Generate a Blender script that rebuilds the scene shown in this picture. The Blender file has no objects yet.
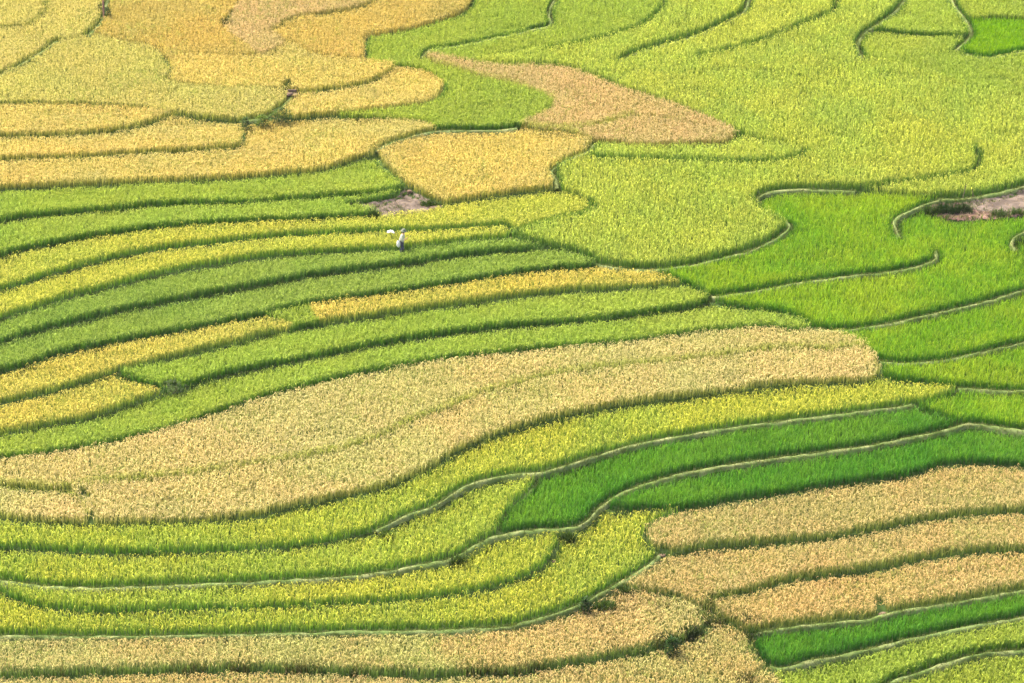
import bpy, math, random
import numpy as np
R = math.radians
S = bpy.context.scene
C = S.collection
rng = np.random.default_rng(7)
random.seed(7)

# ------------------------------------------------------------------ camera
FOC, PITCH, CAM_H = 2550.0, R(23.0), 58.6          # focal length in pixels of a 1024 wide frame
cam_data = bpy.data.cameras.new('camera')
cam = bpy.data.objects.new('camera', cam_data)
C.objects.link(cam)
cam.location = (0, 0, CAM_H)
cam.rotation_euler = (R(90) - PITCH, 0, 0)
cam_data.sensor_width = 36.0
cam_data.lens = FOC / 1024.0 * 36.0
cam_data.clip_start = 1.0
cam_data.clip_end = 6000.0
S.camera = cam

# ------------------------------------------------------------------ sky, sun, exposure
SUN_EL, SUN_AZ = R(56), R(-64)                      # azimuth from +y towards +x; the sun stands behind and left
world = bpy.data.worlds.new('World')
S.world = world
world.use_nodes = True
wn, wl = world.node_tree.nodes, world.node_tree.links
sky = wn.new('ShaderNodeTexSky')
sky.sky_type = 'NISHITA'
sky.sun_disc = False
sky.sun_elevation = SUN_EL
sky.sun_rotation = SUN_AZ
sky.dust_density = 5.0
sky.air_density = 0.7
sky.ozone_density = 0.3
wn['Background'].inputs['Strength'].default_value = 0.15
wl.new(sky.outputs['Color'], wn['Background'].inputs['Color'])
sun_data = bpy.data.lights.new('sun', 'SUN')
sun_data.energy = 2.3
sun_data.angle = R(0.6)
sun_data.color = (1.0, 0.94, 0.84)
sun = bpy.data.objects.new('sun', sun_data)
C.objects.link(sun)
sd = np.array([math.sin(SUN_AZ) * math.cos(SUN_EL), math.cos(SUN_AZ) * math.cos(SUN_EL), math.sin(SUN_EL)])
from mathutils import Vector, Matrix
sun.rotation_euler = Vector(sd).to_track_quat('Z', 'Y').to_euler()
sun.location = Vector(sd) * 400
S.view_settings.view_transform = 'Standard'
S.view_settings.look = 'None'
S.view_settings.gamma = 1.0
S.view_settings.use_curve_mapping = False
S.view_settings.exposure = 2.3
S.cycles.max_bounces = 6
S.cycles.diffuse_bounces = 3
S.cycles.transmission_bounces = 4
S.cycles.transparent_max_bounces = 4
# ------------------------------------------------------------------ the plan of the hillside
# Foot lines of the terraces, drawn as seen from the camera and laid on the slope.
# p: bund with a trodden grassy top, n: narrow bund, f: faint change of crop without a bund
CURVES = [
 # upper left
 ('p', [(-40,97),(0,77),(20,66),(40,54),(57,42)]),
 ('f', [(57,42),(72,40),(88,37)]),
 ('p', [(88,37),(97,28),(103,19),(106,8),(108,0)]),
 ('n', [(32,25),(40,19),(46,13),(46,5),(43,0)]),
 ('f', [(0,29),(16,28),(32,25)]),
 ('f', [(32,25),(45,33),(57,42)]),
 ('f', [(97,36),(125,43),(150,47),(164,58),(170,72),(169,84)]),
 ('n', [(163,58),(169,66),(170,75),(167,82)]),
 ('f', [(169,84),(195,87),(235,90),(262,90),(283,93)]),
 ('f', [(0,104),(60,105),(110,107),(150,110),(174,115)]),
 ('n', [(0,138),(40,137),(75,136),(125,130),(150,124),(163,119),(175,116),(200,119),(240,122.5)]),
 ('p', [(240,122.5),(262,119),(278,111),(288,102),(293,95)]),
 ('n', [(0,161),(85,158),(160,153),(215,150),(238,148),(243,142),(244,132),(244,123)]),
 ('n', [(262,121),(280,117),(295,119)]),
 ('n', [(0,189),(60,187),(125,184),(200,181),(256,178),(300,173),(322,171),(340,165),(356,160),(372,156)]),
 ('n', [(295,119),(330,116),(356,114),(400,109),(430,104),(440,97),(444,87)]),
 ('f', [(444,87),(440,80),(428,72),(412,68),(398,66),(380,63.5),(365,61)]),
 ('n', [(293,95),(321,92),(356,86),(373,82),(379,78)]),
 ('f', [(379,78),(386,73),(396,66)]),
 ('n', [(293,95),(283,90),(290,82)]),
 ('f', [(169,60),(185,56.5),(210,57),(256,56),(285,44),(272,34)]),
 ('n', [(381,0),(368,6),(356,10),(330,15),(300,18.5),(285,24),(272,34)]),
 ('f', [(272,34),(290,42),(310,54),(325,58),(345,60),(365,61)]),
 ('f', [(232,14),(238,5),(242,0)]),
 ('n', [(233,14),(227,20),(224,27)]),
 ('f', [(224,27),(232,38),(246,47),(256,56)]),
 ('n', [(474,0),(465,13),(440,22),(418,29),(390,35),(368,39),(366,48),(365,61)]),
 # upper middle
 ('p', [(422,58.5),(430,51),(451,48),(473,44),(495,39),(512,36),(532,31),(551,25),(549,16),(552,6),(555,0)]),
 ('f', [(422,58.5),(431,55.5),(456,60),(481,64.5),(511,67),(537,65.5),(562,67.5),(587,75),(612,85),(637,94),(662,102),(687,111),(712,122),(732,130),(738,136)]),
 ('n', [(738,136),(730,143),(700,146),(660,147),(620,146),(594,143)]),
  ('f', [(738,136),(690,126),(650,118),(632,117),(616,122),(600,126),(574,130),(544,130),(520,127)]),
 ('f', [(517,129),(545,132.5),(572,135),(584,139),(594,144)]),
 ('f', [(422,58.5),(430,63),(461,72),(481,79),(511,85),(532,92),(552,102),(549,110),(532,119),(517,127)]),
 ('p', [(517,129),(500,131),(470,131.5),(438,132),(425,134),(410,138),(388,145),(376,152)]),
 ('f', [(438,130),(425,124),(400,121),(370,119.5),(340,118),(318,117)]),
 ('n', [(376,152),(379,160),(388,170),(398,180),(408,188)]),
 ('n', [(408,188),(416,192),(425,197),(433,201),(441,204),(460,202),(475,200),(512,194),(540,191),(557,189.5)]),
 ('p', [(557,189),(556,181),(552,172),(562,164),(575,158),(587,153),(594,146)]),
 ('n', [(589,160),(615,161.5),(640,162.5),(700,164),(767,164.5),(793,161),(808,154)]),
 ('f', [(808,154),(790,147),(765,142),(738,136)]),
 ('f', [(594,146),(590,153),(589,160)]),
 ('n', [(542,51),(552,49),(562,48),(600,40),(637,29),(655,16),(663,6),(665,0)]),
 ('f', [(542,51),(520,57),(490,61),(470,62)]),
 ('p', [(620,62),(632,56),(662,47),(700,35),(732,20),(745,12),(749,0)]),
 ('f', [(620,62),(600,66),(580,71)]),
 ('n', [(696,59),(712,56),(737,50),(767,41),(793,30),(818,20),(832,14),(837,0)]),
 ('f', [(696,59),(670,64),(640,67),(615,72),(600,80)]),
 ('p', [(863,60),(858,50),(862,37),(878,25),(895,13),(905,0)]),
 ('f', [(863,60),(850,66),(815,73),(778,75)]),
 ('f', [(600,80),(640,74),(672,78),(702,92),(727,103),(755,117),(775,130),(790,147)]),
 ('f', [(672,78),(700,73),(740,73),(778,75)]),
 ('n', [(862,37),(873,33),(905,35.5),(943,37.5),(966,38.5)]),
 ('p', [(952,0),(957,10),(965,20),(970,28),(971,36),(966,42),(956,51)]),
 ('f', [(956,51),(930,58),(900,61),(863,60)]),
 ('p', [(966,55),(983,59.5),(1003,56.5),(1024,52.5)]),
 ('f', [(956,51),(966,55)]),
 ('f', [(967,20),(990,18.5),(1024,20)]),
 ('f', [(863,60),(900,68),(950,82),(1024,98)]),
 # the big yellow green terrace and right side
 ('p', [(599,266),(619,269),(649,271),(687,267),(724,259),(755,250),(772,242),(785,233),(790,226),(785,222)]),
 ('n', [(785,222),(771,215),(760,207),(756,201)]),
 ('p', [(756,201),(761,196),(774,192.5),(793,190.5),(818,191),(855,192)]),
 ('n', [(855,192),(890,187),(928,182),(960,176.5),(974,171.5),(979,165),(976,150)]),
 ('f', [(976,150),(955,137),(920,121),(880,110),(840,100),(800,90),(778,75)]),
 ('f', [(855,192),(885,194),(910,197),(938,199)]),
 ('p', [(938,200),(955,200.5),(968,199),(993,195),(1024,187)]),
 ('p', [(940,201),(926,205),(910,212),(898,218),(894,224),(897,232),(899,239)]),
 ('f', [(899,239),(915,246),(934,251)]),
 ('p', [(712,298),(737,295),(768,290),(805,283),(843,278),(893,272.5),(923,266),(936,259),(936,252)]),
 ('n', [(649,271),(660,275),(675,281),(687,286)]),
 ('n', [(687,286),(700,292),(712,298)]),
 ('p', [(815,330),(843,331.5),(868,328.5),(918,318.5),(955,310),(993,301),(1024,291)]),
 ('n', [(708,300),(735,308),(768,311.5),(795,317),(815,329)]),
 ('f', [(712,298),(706,300)]),
 ('p', [(1024,233),(1014,239),(1012,245),(1016,251)]),
 # bare plots on the right
 ('n', [(926,207),(934,213),(955,218),(985,218),(1010,215),(1024,213.5)]),
 ('n', [(962,203),(972,207),(980,210),(1000,211.5),(1024,210)]),
 # right middle
 ('p', [(880,362),(893,364),(908,364.5),(943,361.5),(980,353.5),(1005,348),(1024,344)]),
 ('f', [(815,330),(840,335),(860,342),(872,352),(880,362)]),
 ('p', [(958,390),(975,390),(993,391.5),(1024,392)]),
 ('n', [(958,390),(943,386.5),(918,383.5),(895,381),(879,377)]),
 ('n', [(880,362),(882,370),(879,377)]),
 ('n', [(958,390),(955,394),(940,399),(926,403),(912,406)]),
 ('n', [(912,406),(926,412),(943,418),(955,422),(966,425)]),
 ('p', [(967,425),(980,425.5),(993,427.5),(1024,432)]),
 # left bands
 ('n', [(0,222),(25,218),(50,216),(100,212),(150,207),(200,205),(256,203.5),(293,200.5),(331,197.5),(368,195.5),(396,191),(408,188)]),
 ('n', [(346,205),(360,203.5),(375,201),(391,197.5),(400,194),(403,189.5)]),
 ('f', [(350,205),(360,208),(374,211.5),(378,217)]),
 ('n', [(0,257),(25,250),(50,245),(88,238),(125,233),(162,228.5),(200,225.5),(256,222.5),(293,221.5),(331,219.5),(368,217.5),(378,217)]),
 ('f', [(378,217),(395,214),(415,211.5),(433,208),(441,204)]),
 ('n', [(0,290),(25,283),(50,275),(80,267),(100,262),(125,256),(175,248),(212,244.5),(256,239.5),(306,235.5),(356,233),(391,232),(431,231.5),(481,228.5),(506,227),(512,233),(537,226.5),(562,220),(585,214),(593,210),(590,204)]),
 ('f', [(590,204),(578,197),(568,193),(557,189.5)]),
 ('n', [(0,319),(25,312),(50,303),(75,296),(112,287),(137,280),(175,271),(212,265),(256,258.5),(293,255),(331,253),(368,251),(396,250.5),(418,248),(456,243.5),(481,240.5),(508,238.5),(512,233)]),
 ('n', [(0,344),(12,339),(37,332),(75,322.5),(112,313.5),(150,306),(200,297),(256,286.5),(293,280),(331,274),(381,268),(418,263),(456,257),(506,252.5),(532,251),(550,248.5)]),
 ('n', [(510,238.5),(530,243.5),(550,248.5)]),
 ('n', [(550,248.5),(570,252),(588,258),(599,265)]),
 ('n', [(0,373),(25,366),(50,357),(88,348),(120,342),(175,333),(212,326),(256,318),(293,308.5),(331,302),(368,297),(406,292),(443,286),(481,280),(511,275.5),(549,271),(587,268.5),(599,266)]),
 ('n', [(0,404),(25,399),(50,393),(75,385),(100,378),(117,372),(150,364),(200,352),(237,344),(256,338),(272,333)]),
 ('f', [(272,333),(284,331),(293,328),(278,321),(263,317)]),
 ('n', [(293,331),(310,328),(323,325.5)]),
 ('f', [(272,333),(293,331)]),
 ('f', [(309,306),(312,315),(323,325.5)]),
 ('n', [(323,325.5),(368,318),(406,312.5),(443,307.5),(481,302.5),(512,298),(549,293.5),(587,291),(637,288.5),(674,286.5),(687,286)]),
 ('n', [(0,436),(25,431),(50,426),(75,422),(100,416),(125,407),(150,399),(165,393),(185,388),(200,382.5),(225,375),(256,369),(306,359.5),(343,352.5),(386,344.5),(406,341),(456,334),(512,327.5),(549,325),(587,321.5),(624,317.5),(662,312.5),(695,307.5),(706,303),(708,299)]),
 ('n', [(117,372),(128,379),(140,384),(155,389),(165,393)]),
 ('n', [(0,461),(37,457.5),(75,451.5),(112,444.5),(150,435),(187,424),(225,412),(256,400.5),(293,391.5),(331,382),(368,374),(406,367.5),(443,361.5),(481,357.5),(512,354),(549,350.5),(587,347.5),(632,344),(674,338),(712,333),(749,330),(767,329),(800,333),(815,330)]),
 # tan belt
 ('f', [(0,487),(37,489.5),(70,491),(88,487),(125,483),(175,479),(225,472),(256,467),(306,460),(356,448),(381,439),(406,427),(443,412),(481,397),(512,388),(549,379),(587,373),(624,369),(687,363),(737,357),(767,353),(805,351),(830,353),(863,350),(874,353)]),
 ('f', [(70,491),(77,497),(84,507),(90,524)]),
 ('n', [(0,519),(25,522),(50,523.5),(88,525),(125,525),(175,523),(225,520),(256,516.5),(293,507.5),(331,500),(368,492.5),(406,480),(431,468.5),(456,452.5),(481,441.5),(512,430),(549,420),(587,411.5),(637,403.5),(687,397.5),(737,391.5),(768,387),(805,384.5),(843,383.5),(868,381.5),(879,377)]),
 # lower bands
 ('n', [(0,549),(37,550.5),(75,553),(112,554),(150,554),(200,553),(256,550),(293,547.5),(331,542),(356,536.5),(376,532)]),
 ('p', [(376,532),(393,523),(413,514),(431,508),(456,493),(473,484),(493,479),(512,476),(542,473),(574,464),(612,452),(649,443),(699,434),(768,424),(818,418),(868,412),(912,406)]),
 ('n', [(542,473),(530,489),(514,504),(506,514),(501,525),(497,537)]),
 ('p', [(0,582),(25,585),(50,588),(75,589),(125,588.5),(175,586.5),(256,583.5),(306,580.5),(356,577),(393,571.5),(431,564),(451,560),(468,551),(493,538.5),(512,534),(532,531.5),(557,530.5),(574,528.5),(588,522),(598,510),(612,500),(637,488),(674,477),(712,469),(768,460.5),(818,454),(868,447),(918,437),(950,430),(967,425)]),
 ('n', [(604,507),(612,509),(649,510),(687,509),(702,507),(735,501),(768,497),(818,488),(868,482),(908,476.5),(930,469),(945,465),(963,463.5),(993,464.5),(1024,467.5)]),
 ('n', [(0,593),(12,599),(30,606),(50,610),(88,613),(125,613.5),(175,611.5),(256,610),(306,607.5),(356,605),(406,601.5),(456,595),(512,583),(524,578),(537,572),(549,562),(555,550),(558,540),(559,531)]),
 ('p', [(0,637),(50,637.5),(125,637.5),(256,635.5),(306,634.5),(356,632.5),(431,632),(481,629.5),(512,627),(537,620),(562,612.5),(587,602.5),(612,588),(637,574),(652,564),(659,556)]),
 ('n', [(659,556),(650,549),(644,541),(645,531),(662,518),(676,514),(702,507)]),
 # right tan terraces
 ('n', [(648,549),(660,553),(674,554),(699,549),(737,546.5),(768,544),(805,541.5),(855,535),(893,527.5),(943,518.5),(1000,513.5),(1024,512.5)]),
 ('n', [(709,607),(712,603),(737,596.5),(768,587),(805,578.5),(855,573),(893,566.5),(943,556.5),(980,552.5),(1024,552)]),
 ('f', [(618,586),(638,590),(660,594),(688,601),(700,609),(702,617)]),
 ('f', [(709,607),(702,617)]),
 ('n', [(702,617),(708,626),(700,634.5)]),
 ('p', [(752,636),(768,632),(818,625.5),(878,618),(893,614),(943,605.5),(1024,592)]),
 ('n', [(709,607),(714,614),(722,622),(737,627),(752,636)]),
 ('n', [(0,679),(50,678),(125,675.5),(200,673.5),(256,672.5),(318,674.5),(381,677.5),(431,678.5),(481,676.5),(512,676.5),(549,670),(587,663.5),(624,657.5),(662,648.5),(687,640),(700,634.5)]),
 ('n', [(752,636),(756,648),(762,660),(770,668)]),
 ('p', [(770,668),(778,669.5),(805,663.5),(843,656.5),(893,644.5),(943,633.5),(1024,618.5)]),
 ('f', [(770,668),(780,680),(786,690),(790,720)]),
 ('p', [(880,690),(893,683),(923,672.5),(955,661.5),(980,655),(1024,651.5)]),
]
# colours of the crops: two leaf tints, green of the lower stalks, ear tint
def srgb(*c):
    c = np.array(c, float) / 255.0
    return np.where(c <= 0.04045, c / 12.92, ((c + 0.055) / 1.055) ** 2.4)
PAL = {
 # name: (tint a, tint b, stalk, share of ears, height, kind)
 'gold':    ((238,208,108),(218,200,112),(128,140,44), .75, .57, 'ripe'),
 'amber':   ((232,194,100),(214,190,104),(138,132,46), .75, .57, 'ripe'),
 'blush':   ((228,192,112),(212,190,104),(138,138,48), .75, .57, 'ripe'),
 'olive':   ((222,205,110),(211,202,107),(124,140,44), .70, .55, 'ripe'),
 'yellow':  ((206,204,84), (192,200,80), (70,126,26),  .50, .58, 'ripe'),
 'honey':   ((218,196,84), (200,192,80), (84,124,32),  .55, .58, 'ripe'),
 'lime':    ((190,197,62), (168,188,62), (64,124,24),  .40, .60, 'ripe'),
 'citron':  ((196,204,80), (174,196,80), (62,112,26),  .22, .72, 'ripe'),
 'meadow':  ((180,193,76), (165,187,74), (60,120,26),  .20, .56, 'leaf'),
 'green':   ((170,192,80), (156,186,74), (54,116,26),  .12, .56, 'leaf'),
 'moss':    ((162,182,82), (148,174,76), (50,108,30),  .10, .56, 'leaf'),
 'bright':  ((126,173,44), (166,189,58), (52,120,22),  .0, .58, 'young'),
 'vivid':   ((140,180,50), (152,178,60), (52,124,22),  .0, .58, 'young'),
 'deep':    ((90,148,50), (122,163,58), (36,98,24),  .0, .58, 'young'),
 'tan':     ((226,194,116),(208,192,110),(136,150,46), .80, .57, 'ripe'),
 'rust':    ((214,180,110),(194,184,106),(88,124,42), .75, .62, 'ripe'),
 'straw':   ((222,186,112),(202,184,108),(104,132,42), .80, .60, 'ripe'),
}
GAIN = {'olive': (1.013, 1.025, 0.998), 'gold': (0.993, 1.014, 1.002), 'amber': (0.955, 1.019, 0.963), 'blush': (1.005, 1.023, 1.337), 'meadow': (1.258, 1.221, 0.943), 'citron': (1.306, 1.246, 1.134), 'green': (1.382, 1.255, 0.927), 'vivid': (1.278, 1.422, 0.091), 'bright': (1.522, 1.457, 0.729), 'yellow': (1.197, 1.12, 0.932), 'moss': (1.203, 1.206, 0.84), 'honey': (1.252, 1.22, 1.319), 'tan': (1.119, 1.215, 1.421), 'lime': (1.499, 1.326, 1.519), 'deep': (1.367, 1.484, 0.715), 'straw': (1.08, 1.104, 1.181), 'rust': (1.184, 1.249, 1.277)}
# seed pixel, palette, most metres the terrace steps down over its depth, label
FIELDS = [
 ((15,10),  'olive', .17, 'small dull olive gold paddy in the far corner, above a dusty tan one'),
 ((75,15),  'olive', .17, 'pale yellow paddy beside the brown wooden post'),
 ((20,50),  'olive', .17, 'dusty tan paddy with a dark slanting lower edge, below the corner paddy'),
 ((90,75),  'olive', .09, 'broad dull olive yellow paddy with a pale green patch near the post'),
 ((60,122), 'gold', .23, 'narrow pale gold strip with a brown front edge, under the broad olive yellow paddy'),
 ((120,142),'gold', .26, 'gold strip ending at a rounded tip just left of the stone culvert'),
 ((150,170),'gold', .33, 'long gold paddy bordering the first green strip below it'),
 ((170,25), 'amber', .08, 'large deep orange gold paddy right of the brown wooden post'),
 ((262,25), 'blush', .05, 'pinkish orange paddy between the deep orange one and the tan lobe'),
 ((330,72), 'gold', .10, 'yellow gold paddy whose short lower edge runs right from the stone culvert'),
 ((400,90), 'gold', .26, 'gold tongue with a rounded right end reaching into the bright green'),
 ((370,25), 'amber', .26, 'orange tan lobe with a dark curved edge against the green'),
 ((510,20), 'meadow', .20, 'bright green paddy that wraps around the tip of the gold tongue'),
 ((600,20), 'meadow', .18, 'green paddy above the upper edge of the tan wedge, leftmost of the slanting row'),
 ((650,45), 'citron', .18, 'yellow green paddy in the slanting row, second from the tan wedge'),
 ((720,45), 'citron', .20, 'yellow green paddy in the slanting row, third from the tan wedge'),
 ((800,50), 'citron', .10, 'pale yellow paddy in the slanting row, next to the small dull green plot'),
 ((690,100),'citron', .04, 'thin yellow green ribbon hugging the right side of the tan wedge'),
 ((560,75),'blush', .10, 'tan wedge with a pointed upper tip amid yellow green rice'),
 ((620,135),'blush', .08, 'lower strip of the tan wedge with a yellowish green rim'),
 ((700,155),'citron', .18, 'slim yellow green strip with a dark front directly below the tan wedge'),
 ((680,200),'citron', .06, 'largest yellow green paddy, wide and open, beside the square gold one'),
 ((960,130),'citron', .07, 'yellow green paddy sweeping down to the bare plots by the bamboo stakes'),
 ((920,18), 'green', .23, 'small dull green plot with a straight dark front edge'),
 ((920,48), 'meadow', .17, 'small green plot directly below the straight dark edge'),
 ((1000,8), 'meadow', .10, 'muted green corner paddy above the vivid green plot'),
 ((1000,40),'vivid', .20, 'vivid green plot in the far corner'),
 ((1000,75),'meadow', .05, 'muted green band below the vivid green corner plot'),
 ((820,235),'bright', .29, 'bright green paddy with a rounded end, below the largest yellow green one'),
 ((900,300),'bright', .33, 'bright green paddy stretching below the reddish bare plot'),
 ((950,335),'bright', .29, 'bright green band between two pale bunds, upper of the two beside the tan belt'),
 ((960,372),'bright', .29, 'bright green band touching the right end of the tan belt, lower of the two'),
 ((980,405),'bright', .26, 'yellowish bright green wedge between two pale bunds, above the deep green strips'),
 ((480,170),'gold', .29, 'square golden paddy set alone among the green'),
 ((150,195),'meadow', .33, 'first green strip below the gold paddies'),
 ((150,217),'green', .33, 'green strip with a dark weedy front, leading to the bare plot'),
 ((200,236),'yellow', .33, 'yellow green strip running behind the farmer'),
 ((200,256),'yellow', .33, 'bright yellow strip at whose front edge the farmer stands'),
 ((150,292),'moss', .33, 'dull green strip directly in front of the farmer'),
 ((150,325),'moss', .33, 'dull green strip bordering the two yellow gold plots'),
 ((500,290), 'honey', .20, 'yellow gold plot tapering right between two green strips'),
 ((100,350), 'honey', .29, 'yellow gold plot tapering up to a small green patch'),
 ((290,318),'green', .10, 'small green patch between the two yellow gold plots'),
 ((250,355),'green', .33, 'green strip whose left end meets the dark shrub'),
 ((60,405), 'honey', .29, 'short yellow gold plot pointing at the dark shrub'),
 ((150,415),'green', .33, 'long green strip bordering the top of the tan belt'),
 ((300,430),'tan', .10, 'upper half of the broad tan belt'),
 ((560,400),'tan', .10, 'lower half of the broad tan belt'),
 ((40,505), 'tan', .26, 'tan plot cut off from the belt by a small gully'),
 ((250,535),'lime', .33, 'yellow green strip curving along the foot of the tan belt'),
 ((250,565),'lime', .33, 'yellow green strip ending at the tip of the deep green rice'),
 ((750,440),'deep', .33, 'deep green paddy with a rounded left end, upper of the pair'),
 ((800,470),'deep', .33, 'deep green paddy bordering the tan terraces, lower of the pair'),
 ((250,597),'lime', .29, 'slim yellow green strip just below the long curving bund'),
 ((250,622),'lime', .33, 'yellow green strip with a pale bund at its foot, swinging up to the tan terraces'),
 ((850,505),'straw', .33, 'tan terrace bordering the deep green rice, uppermost of three'),
 ((850,555),'straw', .33, 'middle tan terrace, opening left into weedy rice'),
 ((850,600),'straw', .33, 'lowest tan terrace, with a dark gap in its front edge'),
 ((300,655),'rust', .33, 'brownish tan strip with a ragged dark green front'),
 ((650,672),'rust', .26, 'brownish tan rice along the very bottom, beside the small deep green strip'),
 ((880,640),'deep', .26, 'narrow green strip under the gap in the tan terrace'),
 ((850,675),'meadow', .29, 'light green strip below the narrow deep green one'),
 ((1000,672),'meadow', .29, 'light green paddy in the nearest corner, below a curving pale bund'),
]
BARE = [  # seed, label
 ((405,206), 'small pinkish bare plot above and left of the farmer, below the square gold paddy'),
 ((1005,203), 'grey bare plot strewn with straw at the foot of the bamboo stakes'),
 ((955,211), 'reddish stubble plot under a dark weedy bank'),
]
# ------------------------------------------------------------------ the slope
SLOPE, SLOPE_Y0 = 0.18, 138.0
def base_z(y):
    return SLOPE * (y - SLOPE_Y0)
FOOT = 0.16                                            # the crop below hides the foot of each terrace up to this height
def on_slope(px, py, lift=FOOT):
    """The point of the slope that the camera sees at a pixel of the photograph."""
    px, py = np.asarray(px, float), np.asarray(py, float)
    u, v = (px - 512.0) / FOC, (py - 341.5) / FOC
    dy = math.cos(PITCH) - v * math.sin(PITCH)
    dz = -math.sin(PITCH) - v * math.cos(PITCH)
    t = (CAM_H - lift + SLOPE * SLOPE_Y0) / (SLOPE * dy - dz)
    return t * u, t * dy
def px_of(x, y, z):
    ry, rz = y, z - CAM_H
    d = ry * math.cos(PITCH) - rz * math.sin(PITCH)
    w = ry * math.sin(PITCH) + rz * math.cos(PITCH)
    return 512 + FOC * x / d, 341.5 - FOC * w / d

def smooth_line(pts, step=0.12):
    """Catmull-Rom through the points (already metres), resampled."""
    p = np.array(pts, float)
    p = np.vstack([2 * p[0] - p[1], p, 2 * p[-1] - p[-2]])
    out = []
    for i in range(1, len(p) - 2):
        a, b, c, d = p[i - 1], p[i], p[i + 1], p[i + 2]
        t1 = max(np.hypot(*(c - b)), 1e-6)
        ta, tb = max(np.hypot(*(b - a)), 1e-6), max(np.hypot(*(d - c)), 1e-6)
        m1 = (c - b) / t1 - (c - a) / (ta + t1) + (b - a) / ta      # non-uniform tangents: no overshoot
        m2 = (d - c) / tb - (d - b) / (t1 + tb) + (c - b) / t1
        m1, m2 = m1 * t1, m2 * t1
        n = max(2, int(t1 / step))
        t = np.linspace(0, 1, n, endpoint=False)[:, None]
        out.append((2*t**3 - 3*t**2 + 1) * b + (t**3 - 2*t**2 + t) * m1 + (-2*t**3 + 3*t**2) * c + (t**3 - t**2) * m2)
    out.append(p[-2][None])
    return np.vstack(out)

def extended(pts):
    """Carry a line that leaves the photograph's frame on beyond it."""
    pts = [tuple(map(float, q)) for q in pts]
    for end in (0, 1):
        q = pts if end == 0 else pts[::-1]
        x, y = q[0]
        if x <= 6 or x >= 1018 or y <= 4 or y >= 677:
            k = 1
            while k < len(q) - 1 and math.hypot(q[k][0] - x, q[k][1] - y) < 55:
                k += 1
            dx, dy = x - q[k][0], y - q[k][1]
            L = math.hypot(dx, dy)
            if x <= 6 or x >= 1018:                       # side exits run on nearly level
                s = 1 if x >= 1018 else -1
                sl = max(-.45, min(.45, dy / max(abs(dx), 1e-6)))
                far = [(x + s * 90, y + sl * 80), (x + s * 230, y + sl * 130)]
            else:
                g = -1 if y <= 4 else 1
                far = [(x + dx / L * 50, y + g * 40), (x + dx / L * 85, y + g * 95), (x + dx / L * 100, y + g * 150)]
            q = far[::-1] + q
        pts = q if end == 0 else q[::-1]
    return pts

HALF = {'p': 0.22, 'n': 0.10, 'f': 0.10}
LINES = []                                             # (kind, metres xy)
for kind, pts in CURVES:
    e = np.array(extended(pts))
    x, y = on_slope(e[:, 0], np.clip(e[:, 1], -170, 860))
    LINES.append([kind, smooth_line(np.stack([x, y], 1))])
# join loose ends to the nearest other line
for i, (kind, L) in enumerate(LINES):
    for end in (0, -1):
        e = L[end]
        best, bp = 1.6, None
        for j, (_, M) in enumerate(LINES):
            if j == i: continue
            d = np.hypot(M[:, 0] - e[0], M[:, 1] - e[1])
            k = int(d.argmin())
            if d[k] < best: best, bp = d[k], M[k]
        if bp is not None and best > 0.02:
            n = max(2, int(best / .06))
            seg = e + (bp - e) * np.linspace(0, 1, n + 1)[1:, None]
            LINES[i][1] = np.vstack([seg[::-1], LINES[i][1]]) if end == 0 else np.vstack([LINES[i][1], seg])

CELL = 0.1
GX0, GX1, GY0, GY1 = -66.0, 66.0, 92.0, 214.0
NX, NY = int((GX1 - GX0) / CELL), int((GY1 - GY0) / CELL)
def cell(x, y):
    return np.floor((np.asarray(x) - GX0) / CELL).astype(int), np.floor((np.asarray(y) - GY0) / CELL).astype(int)
wall = np.zeros((NY, NX), np.uint8)                    # 1 faint, 2 narrow, 3 path
for kind, L in LINES:
    r = HALF[kind]
    k = int(r / CELL) + 1
    code = {'f': 1, 'n': 2, 'p': 3}[kind]
    for dx in range(-k, k + 1):
        for dy in range(-k, k + 1):
            if math.hypot(dx, dy) * CELL <= r + .03:
                ix, iy = cell(L[:, 0], L[:, 1])
                ix, iy = ix + dx, iy + dy
                ok = (ix >= 0) & (ix < NX) & (iy >= 0) & (iy < NY)
                wall[iy[ok], ix[ok]] = np.maximum(wall[iy[ok], ix[ok]], code)

def components(free):
    """Connected areas of a grid, by runs."""
    parent = []
    def find(a):
        while parent[a] != a:
            parent[a] = parent[parent[a]]; a = parent[a]
        return a
    rows, prev = [], []
    for iy in range(free.shape[0]):
        d = np.diff(np.concatenate([[0], free[iy].astype(np.int8), [0]]))
        st, en = np.flatnonzero(d == 1), np.flatnonzero(d == -1)
        cur, j = [], 0
        for a, b in zip(st.tolist(), en.tolist()):
            lab = len(parent); parent.append(lab)
            cur.append((a, b, lab))
        for a, b, lab in cur:
            for c, e, lb in prev:
                if c < b and e > a:
                    ra, rb = find(lab), find(lb)
                    if ra != rb: parent[ra] = rb
        rows.append(cur); prev = cur
    out = np.zeros(free.shape, np.int32)
    for iy, cur in enumerate(rows):
        for a, b, lab in cur:
            out[iy, a:b] = find(lab) + 1
    return out
GYC, GXC = np.meshgrid(GY0 + (np.arange(NY) + .5) * CELL, GX0 + (np.arange(NX) + .5) * CELL, indexing='ij')
GU, GV = px_of(GXC, GYC, base_z(GYC))
domain = (GU > -175) & (GU < 1199) & (GV > -90) & (GV < 775)     # the terraces reach a little beyond the frame
comp = components((wall == 0) & domain)
label = np.zeros((NY, NX), np.int16)                   # 1.. fields, then bare plots
SEEDS = [f[0] for f in FIELDS] + [b[0] for b in BARE]
seed_comp = {}
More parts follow.
